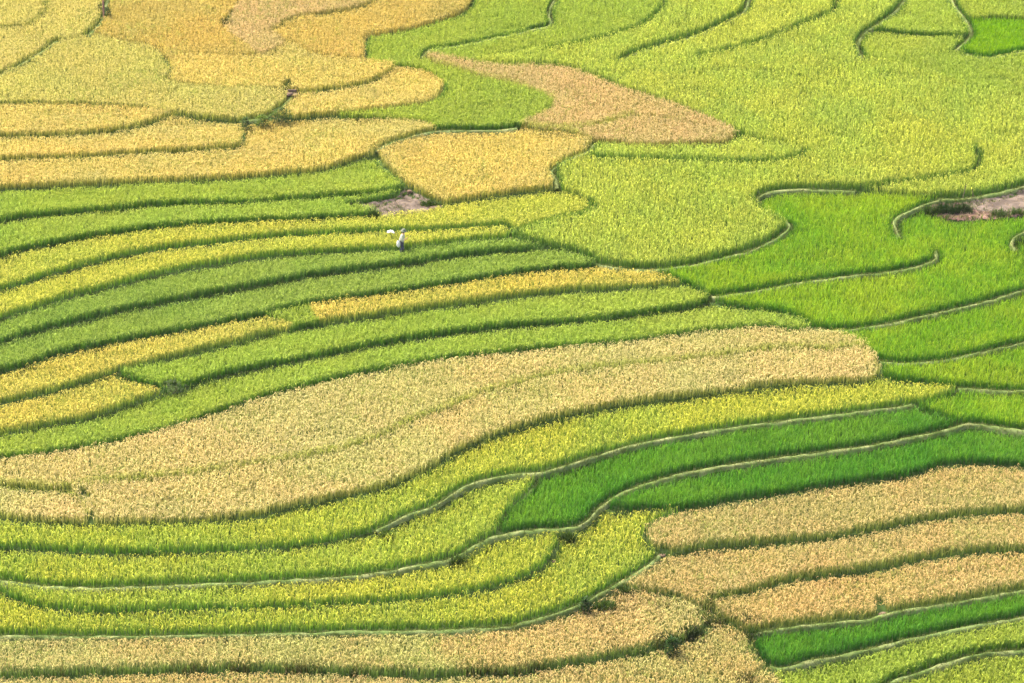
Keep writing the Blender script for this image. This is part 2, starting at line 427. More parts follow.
for i, (px, py) in enumerate(SEEDS):
    ix, iy = cell(*on_slope(px, py))
    c = comp[iy, ix]
    if c == 0: print('SEED ON WALL', i, SEEDS[i])
    elif c in seed_comp: print('SEEDS SHARE AREA', SEEDS[i], SEEDS[seed_comp[c]])
    else: seed_comp[c] = i
for c, i in seed_comp.items():
    label[comp == c] = i + 1
OUTER = len(SEEDS) + 1
# unnamed pieces: slivers join the area above them, the rest is rice beyond the frame
ids, cnt = np.unique(comp[(comp > 0) & (label == 0)], return_counts=True)
for c, n in zip(ids, cnt):
    m = comp == c
    iy, ix = np.nonzero(m)
    u, v = px_of(GX0 + (ix + .5) * CELL, GY0 + (iy + .5) * CELL, base_z(GY0 + (iy + .5) * CELL))
    seen = ((u > 0) & (u < 1024) & (v > 0) & (v < 683)).sum()
    if n > 4000 and seen < .5 * n:
        label[m] = OUTER
        if seen > 30: print('outer piece in view', n, seen, u.mean(), v.mean())
    else:
        if seen > 60: print('sliver', n, seen, round(u.mean()), round(v.mean()))
        near = []
        for s in (-5, 5, -9, 9, -14, 14):
            jy = np.clip(iy + s, 0, NY - 1)
            near.append(label[jy, ix])
        near = np.concatenate(near); near = near[near > 0]
        label[m] = np.bincount(near).argmax() if len(near) else OUTER
# faint divisions are planted over
lab0 = label.copy()
for _ in range(8):
    m = (wall == 1) & (label == 0)
    if not m.any(): break
    for sy, sx in ((1, 0), (-1, 0), (0, 1), (0, -1)):
        sh = np.roll(label, (sy, sx), (0, 1))
        label = np.where(m & (label == 0) & (sh > 0), sh, label)
# ------------------------------------------------------------------ level of every terrace
def blur1(a, n):
    k = np.exp(-0.5 * (np.arange(-3 * n, 3 * n + 1) / n) ** 2); k /= k.sum()
    return np.convolve(np.pad(a, 3 * n, mode='edge'), k, mode='valid')
yc = GY0 + (np.arange(NY) + .5) * CELL
ZG = np.repeat(base_z(yc)[:, None], NX, 1)             # height of the soil
for i in range(1, OUTER + 1):
    m = label == i
    if not m.any(): continue
    drop_max = FIELDS[i - 1][2] if i <= len(FIELDS) else .12
    cols = np.flatnonzero(m.any(0))
    yf = yc[m.argmax(0)[cols]]
    yfull = np.interp(np.arange(cols[0], cols[-1] + 1), cols, yf)
    yfull = blur1(yfull, 18)
    iy, ix = np.nonzero(m)
    depth = yc[iy] - yfull[ix - cols[0]]
    W = max(np.percentile(depth, 92), .5)
    fl = min(1.0, drop_max / (SLOPE * W))
    ZG[iy, ix] -= np.clip(SLOPE * depth * fl, 0, drop_max * 1.25)
def soil_z(x, y):
    ix, iy = cell(x, y)
    return ZG[np.clip(iy, 0, NY - 1), np.clip(ix, 0, NX - 1)]

# ------------------------------------------------------------------ helpers
def mesh_object(name, verts, faces_flat, sizes, mat, parent=None, col=None, smooth=False):
    me = bpy.data.meshes.new(name)
    verts = np.asarray(verts, np.float32)
    sizes = np.asarray(sizes, np.int32); faces_flat = np.asarray(faces_flat, np.int32)
    me.vertices.add(len(verts)); me.vertices.foreach_set('co', verts.ravel())
    me.loops.add(len(faces_flat)); me.loops.foreach_set('vertex_index', faces_flat)
    me.polygons.add(len(sizes))
    me.polygons.foreach_set('loop_start', np.concatenate([[0], np.cumsum(sizes)[:-1]]).astype(np.int32))
    if smooth: me.polygons.foreach_set('use_smooth', np.ones(len(sizes), bool))
    me.update(calc_edges=True)
    if col is not None:
        a = me.color_attributes.new('tint', 'BYTE_COLOR', 'POINT')
        rgba = np.ones((len(verts), 4), np.float32); rgba[:, :3] = col
        a.data.foreach_set('color', rgba.ravel())
    me.materials.append(mat)
    o = bpy.data.objects.new(name, me); C.objects.link(o)
    if parent is not None:
        o.parent = parent
        o.matrix_parent_inverse = Matrix.Translation(-parent.location)
    return o
def tag(o, label=None, cat=None, group=None, kind=None):
    for k, v in (('label', label), ('category', cat), ('group', group), ('kind', kind)):
        if v: o[k] = v
    return o
def empty(name, loc):
    o = bpy.data.objects.new(name, None); C.objects.link(o)
    o.location = loc; o.empty_display_size = .3
    return o
def noise2(x, y, scale, seed):
    """Smooth value noise in 0..1."""
    g = np.random.default_rng(seed).random((64, 64))
    u, v = np.asarray(x) / scale + 500, np.asarray(y) / scale + 500
    i, j = np.floor(u).astype(int), np.floor(v).astype(int)
    fu, fv = u - i, v - j
    fu, fv = fu * fu * (3 - 2 * fu), fv * fv * (3 - 2 * fv)
    G = lambda a, b: g[a % 64, b % 64]
    return (G(i, j) * (1 - fu) + G(i + 1, j) * fu) * (1 - fv) + (G(i, j + 1) * (1 - fu) + G(i + 1, j + 1) * fu) * fv

# ------------------------------------------------------------------ materials
def new_mat(name):
    m = bpy.data.materials.new(name); m.use_nodes = True
    nt = m.node_tree
    for n in list(nt.nodes): nt.nodes.remove(n)
    out = nt.nodes.new('ShaderNodeOutputMaterial')
    return m, nt, out
def plant_mat(name, translucent=.5):
    """Thin leaves: each leaf carries its own tint, light also passes through it."""
    m, nt, out = new_mat(name)
    at = nt.nodes.new('ShaderNodeAttribute'); at.attribute_name = 'tint'
    di = nt.nodes.new('ShaderNodeBsdfDiffuse'); tr = nt.nodes.new('ShaderNodeBsdfTranslucent')
    mx = nt.nodes.new('ShaderNodeMixShader'); mx.inputs[0].default_value = translucent
    gl = nt.nodes.new('ShaderNodeBsdfGlossy'); gl.inputs['Roughness'].default_value = .5
    gl.inputs['Color'].default_value = (.9, .9, .85, 1)
    m2 = nt.nodes.new('ShaderNodeMixShader'); m2.inputs[0].default_value = .01
    nt.links.new(at.outputs['Color'], di.inputs['Color']); nt.links.new(at.outputs['Color'], tr.inputs['Color'])
    nt.links.new(di.outputs[0], mx.inputs[1]); nt.links.new(tr.outputs[0], mx.inputs[2])
    nt.links.new(mx.outputs[0], m2.inputs[1]); nt.links.new(gl.outputs[0], m2.inputs[2])
    nt.links.new(m2.outputs[0], out.inputs['Surface'])
    return m
def rough_mat(name, a, b, scale=3.0, rough=.9, bump=.3, c=None):
    """Two tints mixed by noise in object space, with a bump."""
    m, nt, out = new_mat(name)
    p = nt.nodes.new('ShaderNodeBsdfPrincipled'); p.inputs['Roughness'].default_value = rough; p.inputs['Specular IOR Level'].default_value = .08
    tc = nt.nodes.new('ShaderNodeTexCoord')
    n1 = nt.nodes.new('ShaderNodeTexNoise'); n1.inputs['Scale'].default_value = scale; n1.inputs['Detail'].default_value = 8
    rp = nt.nodes.new('ShaderNodeValToRGB')
    rp.color_ramp.elements[0].position = .35; rp.color_ramp.elements[1].position = .65
    rp.color_ramp.elements[0].color = (*a, 1); rp.color_ramp.elements[1].color = (*b, 1)
    if c is not None:
        e = rp.color_ramp.elements.new(.5); e.color = (*c, 1)
    bp = nt.nodes.new('ShaderNodeBump'); bp.inputs['Strength'].default_value = bump; bp.inputs['Distance'].default_value = .05
    nt.links.new(tc.outputs['Object'], n1.inputs['Vector'])
    nt.links.new(n1.outputs['Fac'], rp.inputs['Fac']); nt.links.new(rp.outputs['Color'], p.inputs['Base Color'])
    nt.links.new(n1.outputs['Fac'], bp.inputs['Height']); nt.links.new(bp.outputs['Normal'], p.inputs['Normal'])
    nt.links.new(p.outputs[0], out.inputs['Surface'])
    return m
ALB = 0.62                                             # from the sunlit tint to the leaf's own colour
M_RICE = plant_mat('rice_leaves')
M_WEED = plant_mat('weed_leaves', .3)
M_MUD = rough_mat('mud', (.016, .032, .005), (.028, .048, .009), 2.5, .9)
M_BUND = rough_mat('trodden_grass', (.075, .115, .026), (.17, .185, .07), 1.1, .95, .5, (.10, .135, .04))
M_BANK = rough_mat('weedy_bank', (.028, .052, .010), (.055, .085, .018), 2.2, .95, .5)
M_SOIL = rough_mat('dry_soil', (.06, .046, .036), (.125, .096, .074), 1.6, .95, .9, (.085, .066, .05))
M_STONE = rough_mat('stone', (.065, .043, .027), (.12, .085, .055), 3.0, .9, .4)
M_WOOD = rough_mat('weathered_wood', (.16, .08, .05), (.24, .13, .09), 6.0, .85, .3)
M_BAMBOO = rough_mat('dry_bamboo', (.07, .06, .03), (.13, .11, .06), 6.0, .7, .3)
M_SHIRT = rough_mat('pale_khaki_cloth', (.33, .33, .22), (.43, .42, .30), 9.0, .95, .3)
M_TROUSERS = rough_mat('dark_blue_cloth', (.025, .03, .045), (.045, .05, .07), 9.0, .95, .3)
M_SKIN = rough_mat('tanned_skin', (.30, .15, .09), (.36, .19, .12), 14.0, .6, .1)
M_HAT = rough_mat('grey_green_cloth', (.08, .095, .06), (.14, .15, .10), 12.0, .95, .3)
M_HAIR = rough_mat('black_hair', (.012, .010, .009), (.02, .018, .016), 30.0, .5, .2)
M_SACK = rough_mat('white_plastic', (.55, .52, .45), (.62, .60, .53), 6.0, .5, .4)
M_CORD = rough_mat('belt_cloth', (.05, .04, .03), (.08, .07, .05), 9.0, .8, .2)

# ------------------------------------------------------------------ the ground, one sheet to the horizon
st = .25
gx = np.concatenate([[-3000, -1500, -700, -350, -200, -120, -85], np.arange(GX0, GX1 + .01, st), [85, 120, 200, 350, 700, 1500, 3000]])
gy = np.concatenate([[-1600, -700, -300, -100, 0, 40, 70, 85], np.arange(GY0, GY1 + .01, st), [225, 250, 300, 400, 600, 850]])
X, Y = np.meshgrid(gx, gy)
ix, iy = cell(X, Y)
ins = (ix >= 0) & (ix < NX) & (iy >= 0) & (iy < NY)
Z = np.where(ins, ZG[np.clip(iy, 0, NY - 1), np.clip(ix, 0, NX - 1)], base_z(np.clip(Y, -60, 900)) - .15)
n0, n1 = X.shape
idx = np.arange(n0 * n1).reshape(n0, n1)
q = np.stack([idx[:-1, :-1], idx[:-1, 1:], idx[1:, 1:], idx[1:, :-1]], -1).reshape(-1, 4)
ground = mesh_object('ground', np.stack([X, Y, Z], -1).reshape(-1, 3), q.ravel(), np.full(len(q), 4), M_MUD)
tag(ground, 'muddy hillside stepped into terraces under the rice', kind='structure')

# ------------------------------------------------------------------ bunds
def ribbon(L, w, top, side, seed):
    """A low earth bank along a line: rounded top, sides sunk into the soil."""
    n = len(L)
    d = np.gradient(L, axis=0); d /= np.maximum(np.hypot(d[:, 0], d[:, 1])[:, None], 1e-6)
    k = 6
    pad = np.vstack([np.repeat(d[:1], k, 0), d, np.repeat(d[-1:], k, 0)])
    d = np.stack([np.convolve(pad[:, c], np.ones(2 * k + 1) / (2 * k + 1), 'valid') for c in (0, 1)], 1)
    d /= np.maximum(np.hypot(d[:, 0], d[:, 1])[:, None], 1e-6)
    nn = np.stack([-d[:, 1], d[:, 0]], 1)
    wob = (noise2(L[:, 0], L[:, 1], .7, seed) - .5)
    wob2 = (noise2(L[:, 0], L[:, 1], .5, seed + 1) - .5)
    rows = []
    for off, dz in ((-1.0, -side), (-.62, top * .55), (-.3, top), (.3, top), (.62, top * .55), (1.0, -side)):
        ww = w * (1 + .9 * wob)
        P = L + nn * (off * ww)[:, None] + nn * (w * .3 * wob2)[:, None]
        z = base_z(P[:, 1]) + dz + .05 * wob2
        rows.append(np.column_stack([P, z]))
    V = np.stack(rows, 1).reshape(-1, 3)
    a = np.arange(n - 1)[:, None] * 6 + np.arange(5)[None]
    F = np.stack([a, a + 6, a + 7, a + 1], -1).reshape(-1, 4)
    return V, F
def inside(L, m=0):
    u, v = px_of(L[:, 0], L[:, 1], base_z(L[:, 1]))
    return (u > -160 + m) & (u < 1184 - m) & (v > -85 + m) & (v < 770 - m)
bank_v, bank_f, nv = [], [], 0
for i, (kind, L) in enumerate(LINES):
    L = L[inside(L)]
    if kind == 'f' or len(L) < 8: continue
    if kind == 'p':
        V, F = ribbon(L, .19, .22, .55, i)
        o = mesh_object('footpath', V, F.ravel(), np.full(len(F), 4), M_BUND, smooth=True)
        tag(o, 'pale trodden bund path between rice terraces', kind='structure')
    else:
        V, F = ribbon(L, .12, -.02, .55, i)
        bank_v.append(V); bank_f.append(F + nv); nv += len(V)
F = np.vstack(bank_f)
tag(mesh_object('ground_bank', np.vstack(bank_v), F.ravel(), np.full(len(F), 4), M_BANK, smooth=True),
    'narrow weedy banks at the foot of the terraces', kind='structure')

# ------------------------------------------------------------------ plants, many leaves to one mesh
def leaves(x, y, z, h, az, r0, r1, r2, w, c0, c1, c2, tip=1.0, midh=.62):
    """Bent blades: a quad to the middle and a tapering tip."""
    n = len(x)
    ca, sa = np.cos(az), np.sin(az)
    tw = az + rng.normal(0, .5, n)
    wx, wy = -np.sin(tw) * w * .5, np.cos(tw) * w * .5
    def P(r, zz, k):
        return np.stack([x + ca * r + wx * k, y + sa * r + wy * k, z + zz], 1)
    v = np.stack([P(r0, 0 * h, -.8), P(r0, 0 * h, .8), P(r1, h * midh, 1.0), P(r1, h * midh, -1.0),
                  P(r2, h * tip, .45), P(r2, h * tip, -.45)], 1)
    col = np.stack([c0, c0, c1, c1, c2, c2], 1)
    b = np.arange(n)[:, None] * 6
    f = np.stack([b + np.array([[0, 1, 2, 3]]), b + np.array([[3, 2, 4, 5]])], 1)
    return v.reshape(-1, 3), f.reshape(-1, 4), col.reshape(-1, 3)
def ears(x, y, z, h, az, w, c):
    """Drooping panicles of grain."""
    n = len(x)
    ca, sa = np.cos(az), np.sin(az)
    tw = az + rng.normal(0, .9, n)
    wx, wy = -np.sin(tw) * w * .5, np.cos(tw) * w * .5
    ln = rng.uniform(.8, 1.25, n)
    def P(r, zz, k):
        return np.stack([x + ca * r * ln + wx * k, y + sa * r * ln + wy * k, z + zz], 1)
    up = rng.uniform(.93, 1.06, n) * h
    v = np.stack([P(.06, up * .88, -.5), P(.06, up * .88, .5), P(.10, up, 1.0), P(.10, up, -1.0),
                  P(.18, up * .93, .8), P(.18, up * .93, -.8), P(.23, up * .80, .3), P(.23, up * .80, -.3)], 1)
    col = np.repeat(c[:, None], 8, 1)
    b = np.arange(n)[:, None] * 8
    f = np.stack([b + np.array([[0, 1, 2, 3]]), b + np.array([[3, 2, 4, 5]]), b + np.array([[5, 4, 6, 7]])], 1)
    return v.reshape(-1, 3), f.reshape(-1, 4), col.reshape(-1, 3)
def merge(parts):
    vs, fs, cs, n = [], [], [], 0
    for v, f, c in parts:
        vs.append(v); fs.append(f + n); cs.append(c); n += len(v)
    return np.vstack(vs), np.vstack(fs), np.vstack(cs)

def crop(x, y, z, pal, fid, edge):
    """All plants of one part of a paddy."""
    ta, tb, tsk, ear, h0, kind = PAL[pal]
    g = np.array(GAIN.get(pal, (1, 1, 1)))
    A, B, K = np.minimum(srgb(*ta) * ALB * g, .62), np.minimum(srgb(*tb) * ALB * g, .62), srgb(*tsk) * ALB * (1.15 if kind == 'ripe' else .95)
    n = len(x)
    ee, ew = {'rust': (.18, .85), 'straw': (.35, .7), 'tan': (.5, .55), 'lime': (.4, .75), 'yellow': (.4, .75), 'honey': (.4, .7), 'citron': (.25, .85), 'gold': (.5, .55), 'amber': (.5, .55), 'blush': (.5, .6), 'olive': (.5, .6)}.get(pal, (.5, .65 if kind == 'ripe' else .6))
    big = .6 * noise2(x, y, 5.5, fid * 3 + 1) + .4 * noise2(x, y, 1.6, fid * 3 + 2)
    mixf = np.clip((big - .5) * 1.9 + .5 + rng.normal(0, .25, n), 0, 1)[:, None]
    top = A * (1 - mixf) + B * mixf
    drift = np.stack([noise2(x, y, 9.0, fid + 200), noise2(x, y, 3.2, fid + 300), noise2(x, y, 6.0, fid + 400)], 1) - .5
    top = top * (1 + drift * np.array([.05, .05, .12]))
    if pal in ('tan', 'blush'):                         # greener stripe where two tan plots meet
        jx_, jy_ = cell(x, y)
        st = (near_faint[jy_, jx_] * np.clip(rng.normal(.55, .3, n), 0, 1))[:, None]
        top = top * (1 - st) + srgb(176, 186, 70) * ALB * st
    top = top * np.exp(rng.normal(0, .15 if kind == 'young' else .085, n))[:, None]
    if kind == 'ripe':                                  # late plants stay green among the ripe ones
        lag = (rng.random(n) < .02 + .10 * (noise2(x, y, 2.4, fid + 500) > .62))[:, None]
        top = np.where(lag, top * .45 + srgb(150, 178, 58) * ALB * .55, top)
    low = noise2(x, y, 2.0, fid + 600) > .80             # settled patches
    hh = (h0 * 1.06 if edge else h0) * (1 + .10 * (noise2(x, y, 1.1, fid + 77) - .5)) * np.exp(rng.normal(0, .10 if edge else .05, n))
    hh = np.where(low, hh * .86, hh)
    parts = []
    nl = {'ripe': 3, 'leaf': 5, 'young': 5}[kind]
    for k in range(nl):
        az = rng.uniform(0, 2 * math.pi, n)
        jx, jy = rng.normal(0, .035, n), rng.normal(0, .035, n)
        lc = top * np.exp(rng.normal(0, .075, n))[:, None]
        if kind == 'ripe':
            lf = K * .35 + lc * .65
            if edge: lf, lc = K * ew + lc * (1 - ew), K * (ew - .45) + lc * (1.45 - ew)  # front rows: stalk green, plus the terrace front's shade mixed into the tint
            sp, w = rng.uniform(.10, .26, n), rng.uniform(.022, .036, n)
            parts.append(leaves(x + jx, y + jy, z, hh * rng.uniform(.72, 1.0, n), az, .03, sp * .45, sp, w, np.repeat(K[None], n, 0), lf, lc, .96, .74))
        elif kind == 'leaf':
            lf = K * .35 + lc * .65
            if edge: lf, lc = K * .8 + lc * .2, K * .15 + lc * .85  # same darker front band: stalk green with shade put into the colour
            sp, w = rng.uniform(.10, .27, n), rng.uniform(.022, .036, n)
            parts.append(leaves(x + jx, y + jy, z, hh * rng.uniform(.75, 1.08, n), az, .03, sp * .35, sp, w, np.repeat(K[None], n, 0), lf, lc, .97, .78))
        else:
            lf = K * .4 + lc * .6
            if edge: lf, lc = K * .85 + lc * .15, K * .25 + lc * .75  # young edge rows darkened too: stalk green and painted front shade
            sp, w = rng.uniform(.07, .24, n), rng.uniform(.018, .032, n)
            parts.append(leaves(x + jx, y + jy, z, hh * rng.uniform(.65, 1.12, n), az, .03, sp * .4, sp, w, np.repeat(K[None], n, 0), lf, lc, .98, .74))
    ne = max(1, int(round(ear * 3.6))) if ear else 0
    for k in range(ne):
        keep = rng.random(n) < (ee if edge else .9)
        m = int(keep.sum())
        if not m: continue
        az = rng.uniform(0, 2 * math.pi, m)
        c = top[keep] * np.exp(rng.normal(.02, .10, m))[:, None]
        parts.append(ears(x[keep] + rng.normal(0, .05, m), y[keep] + rng.normal(0, .05, m), z[keep], hh[keep] * rng.uniform(.9, 1.02, m), az, rng.uniform(.022, .036, m), c))
    return merge(parts)

def hill_grid(mask, sp):
    """Planting points about sp apart inside a mask of cells."""
    iy, ix = np.nonzero(mask)
    x0, x1 = GX0 + ix.min() * CELL, GX0 + (ix.max() + 1) * CELL
    y0, y1 = GY0 + iy.min() * CELL, GY0 + (iy.max() + 1) * CELL
    a, b = np.meshgrid(np.arange(x0, x1, sp), np.arange(y0, y1, sp))
    x = (a + rng.uniform(-.36, .36, a.shape) * sp).ravel(); y = (b + rng.uniform(-.36, .36, a.shape) * sp).ravel()
    jx, jy = cell(x, y)
    ok = (jx >= 0) & (jx < NX) & (jy >= 0) & (jy < NY)
    x, y, jx, jy = x[ok], y[ok], jx[ok], jy[ok]
    ok = mask[jy, jx]
    return x[ok], y[ok], jx[ok], jy[ok]

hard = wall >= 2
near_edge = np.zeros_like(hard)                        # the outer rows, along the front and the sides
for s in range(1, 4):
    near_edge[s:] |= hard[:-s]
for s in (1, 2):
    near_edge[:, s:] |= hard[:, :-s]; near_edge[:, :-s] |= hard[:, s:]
faint = (wall == 1)
near_faint = np.zeros(faint.shape, float)
for s in range(-1, 5):
    near_faint = np.maximum(near_faint, np.roll(faint, s, 0) * (1.0 if s < 3 else .6))
near_faint *= (label > 0) & np.isin(label, [i + 1 for i, f_ in enumerate(FIELDS) if f_[0] in ((300, 430), (620, 135), (40, 505), (560, 75))])
near_faint *= ~((GU > 636) & (GV < 170))
GAPS = []                                              # places kept free of rice: x, y, rx, ry
for px, py, rx, ry in ((86,499,.30,.36),(82,493,.26,.25),(91,519,.2,.5),(880,605,.30,.6),(884,613,.40,.25),(664,551,.35,.3),(293,94,.5,.4),(170,386,.5,.4)):
    gxx, gyy = on_slope(px, py)
    GAPS.append((float(gxx), float(gyy), rx, ry))
in_view = (GU > -60) & (GU < 1084) & (GV > -30) & (GV < 712)
SPACING = .15
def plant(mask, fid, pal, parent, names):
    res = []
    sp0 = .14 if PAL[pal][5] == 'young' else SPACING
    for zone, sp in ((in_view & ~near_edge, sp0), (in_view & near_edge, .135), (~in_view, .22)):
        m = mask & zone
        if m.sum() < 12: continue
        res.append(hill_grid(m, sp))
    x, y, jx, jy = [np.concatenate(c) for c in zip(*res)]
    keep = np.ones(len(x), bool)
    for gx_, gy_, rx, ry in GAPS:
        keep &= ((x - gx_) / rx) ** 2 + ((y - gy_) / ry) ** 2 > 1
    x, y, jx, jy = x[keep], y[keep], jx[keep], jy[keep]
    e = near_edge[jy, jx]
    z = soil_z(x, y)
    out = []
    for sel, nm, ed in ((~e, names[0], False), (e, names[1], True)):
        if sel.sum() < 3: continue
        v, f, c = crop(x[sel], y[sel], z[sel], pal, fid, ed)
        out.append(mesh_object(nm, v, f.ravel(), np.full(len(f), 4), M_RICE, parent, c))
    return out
for i, (seed, pal, drop, text) in enumerate(FIELDS):
    m = label == i + 1
    if not m.any(): continue
    sx, sy = on_slope(*seed)
    root = empty('rice_paddy', (float(sx), float(sy), float(soil_z(sx, sy))))
    tag(root, text, 'rice paddy', 'terraced rice paddies on the hillside')
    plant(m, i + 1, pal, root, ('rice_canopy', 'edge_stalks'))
m = label == OUTER
if m.any():
    x, y, jx, jy = hill_grid(m, .4)
    v, f, c = crop(x, y, soil_z(x, y), 'citron', 99, False)
    tag(mesh_object('outlying_rice', v, f.ravel(), np.full(len(f), 4), M_RICE, None, c), 'rice growing beyond the terraces in view', kind='stuff')
# ------------------------------------------------------------------ short grass on the bunds
def tufts(x, y, z, h, w, ca, cb, n_leaf, spread, wide=.5):
    parts = []
    for k in range(n_leaf):
        n = len(x)
        mixf = rng.random(n)[:, None]
        c = (ca * (1 - mixf) + cb * mixf) * np.exp(rng.normal(0, .16, n))[:, None]
        sp = spread * rng.uniform(.4, 1.1, n)
        parts.append(leaves(x + rng.normal(0, .04, n), y + rng.normal(0, .04, n), z - .03, h * rng.uniform(.5, 1.15, n), rng.uniform(0, 6.283, n), .01, sp * .4, sp, w * rng.uniform(.7, 1.3, n), c * .8, c, c))
    return merge(parts)
gparts = []
for i, (kind, L) in enumerate(LINES):
    if kind == 'f': continue
    L = L[inside(L, 20)]
    if len(L) < 8: continue
    d = np.gradient(L, axis=0); d /= np.maximum(np.hypot(d[:, 0], d[:, 1])[:, None], 1e-6)
    nn = np.stack([-d[:, 1], d[:, 0]], 1)
    lush = noise2(L[:, 0], L[:, 1], 2.2, 400 + i)
    for rep in range(10 if kind == 'p' else 4):
        keep = rng.random(len(L)) < (.75 if kind == 'p' else .25 + .75 * (lush > .5))
        P = L[keep]
        off = rng.normal(0, .17 if kind == 'p' else .09, len(P))
        P = P + nn[keep] * off[:, None]
        z = base_z(P[:, 1]) + (.19 if kind == 'p' else -.06) - np.clip(np.abs(off) - .12, 0, 1) * 1.2
        if kind == 'p':
            gparts.append(tufts(P[:, 0], P[:, 1], z, .10 + .10 * lush[keep], .018, srgb(172, 184, 84) * .30, srgb(124, 152, 56) * .28, 3, .13))
        else:
            gparts.append(tufts(P[:, 0], P[:, 1], z, .14 + .16 * lush[keep], .02, srgb(116, 144, 48) * .26, srgb(72, 106, 32) * .26, 3, .14))
# tall ragged grass where the brownish and tan plots run into one another
def ragged(n, x0, x1, y0, y1, h, dens_seed, line=None):
    u = rng.uniform(x0, x1, n)
    v_ = rng.uniform(y0, y1, n) if line is None else np.interp(u, *line) - rng.uniform(0, 9, n)
    gx_, gy_ = on_slope(u, v_)
    k = noise2(gx_, gy_, 1.1, dens_seed) > .52
    gx_, gy_ = gx_[k], gy_[k]
    k = ~np.isin(label[np.clip(cell(gx_, gy_)[1], 0, NY - 1), np.clip(cell(gx_, gy_)[0], 0, NX - 1)], [i + 1 for i, f_ in enumerate(FIELDS) if f_[1] in ('lime', 'deep', 'meadow')])
    gx_, gy_ = gx_[k], gy_[k]
    m = len(gx_)
    gparts.append(tufts(gx_, gy_, soil_z(gx_, gy_), h * rng.uniform(.7, 1.1, m), .03, srgb(178, 170, 84) * .36, srgb(96, 124, 48) * .34, 7, .30))
ragged(420, 600, 770, 582, 640, .72, 901)
ragged(160, 690, 790, 640, 690, .70, 902)
ragged(620, 0, 695, 0, 0, .70, 903, ([0, 125, 256, 381, 512, 587, 662, 695], [677, 674, 671, 675, 674, 661, 647, 634]))
v, f, c = merge(gparts)
tag(mesh_object('grass', v, f.ravel(), np.full(len(f), 4), M_WEED, None, c), 'short grass and weeds growing along the bunds', kind='stuff')

def at(px, py, lift=0.0):
    x, y = on_slope(px, py)
    return float(x), float(y), float(base_z(y)) + lift

# ------------------------------------------------------------------ bare plots
wall_near = near_edge
def plot(code, text, soil_tint, straw_n):
    m = (label == code)
    m2 = m.copy()
    for s in (1, 2):
        m2[s:] |= m[:-s]; m2[:-s] |= m[s:]; m2[:, s:] |= m[:, :-s]; m2[:, :-s] |= m[:, s:]
    iy, ix = np.nonzero(m2)
    if not len(iy): return
    vid = {}
    vx, fx = [], []
    for a, b in zip(iy.tolist(), ix.tolist()):
        q = []
        for dy, dx in ((0, 0), (0, 1), (1, 1), (1, 0)):
            k = (a + dy, b + dx)
            if k not in vid:
                vid[k] = len(vx)
                vx.append((GX0 + k[1] * CELL, GY0 + k[0] * CELL))
            q.append(vid[k])
        fx.append(q)
    vx = np.array(vx)
    cy, cx = iy.mean(), ix.mean()
    zz = soil_z(vx[:, 0], vx[:, 1])
    near = np.maximum(zz, base_z(vx[:, 1]) - .25)
    z = near + .05 + .10 * (noise2(vx[:, 0], vx[:, 1], .45, code) - .4) + .05 * (noise2(vx[:, 0], vx[:, 1], .17, code + 5) - .5)
    cxw, cyw = GX0 + cx * CELL, GY0 + cy * CELL
    root = empty('bare_plot', (cxw, cyw, float(soil_z(cxw, cyw))))
    tag(root, text, 'bare plot', 'bare plots between the paddies')
    F = np.array(fx)
    mesh_object('soil', np.column_stack([vx, z]), F.ravel(), np.full(len(F), 4), soil_tint, root, None, True)
    gk = rng.integers(0, len(ix), straw_n)
    gx_, gy_ = GX0 + (ix[gk] + rng.random(straw_n)) * CELL, GY0 + (iy[gk] + rng.random(straw_n)) * CELL
    e = wall_near[np.minimum(iy[gk], NY - 1), ix[gk]]
    on = (e | (noise2(gx_, gy_, 1.3, code + 9) > .62))
    if on.sum() > 3:
        gz = np.maximum(soil_z(gx_, gy_), base_z(gy_) - .25) + .04
        v, f, cc = tufts(gx_[on], gy_[on], gz[on], np.full(on.sum(), .2), .02, srgb(140, 160, 52) * .28, srgb(92, 126, 36) * .27, 6, .16)
        mesh_object('sprouting_grass', v, f.ravel(), np.full(len(f), 4), M_WEED, root, cc)['kind'] = 'stuff'
    k = rng.integers(0, len(ix), straw_n)
    x, y = GX0 + (ix[k] + rng.random(straw_n)) * CELL, GY0 + (iy[k] + rng.random(straw_n)) * CELL
    az = rng.uniform(0, 6.283, straw_n); ln = rng.uniform(.10, .28, straw_n)
    c = srgb(214, 186, 140) * .26 * np.exp(rng.normal(0, .2, straw_n))[:, None]
    zb = np.maximum(soil_z(x, y), base_z(y) - .25) + .06
    v, f, cc = leaves(x, y, zb, rng.uniform(.03, .16, straw_n), az, .0, ln * .5, ln, np.full(straw_n, .03), c, c, c, 1.0, .8)
    mesh_object('straw', v, f.ravel(), np.full(len(f), 4), M_WEED, root, cc)['kind'] = 'stuff'
M_REDSOIL = rough_mat('reddish_soil', (.12, .066, .05), (.18, .11, .085), 1.5, .95, .6, (.09, .055, .04))
for k, (seed, text) in enumerate(BARE):
    plot(len(FIELDS) + 1 + k, text, (M_SOIL, M_SOIL, M_REDSOIL)[k], (260, 900, 260)[k])

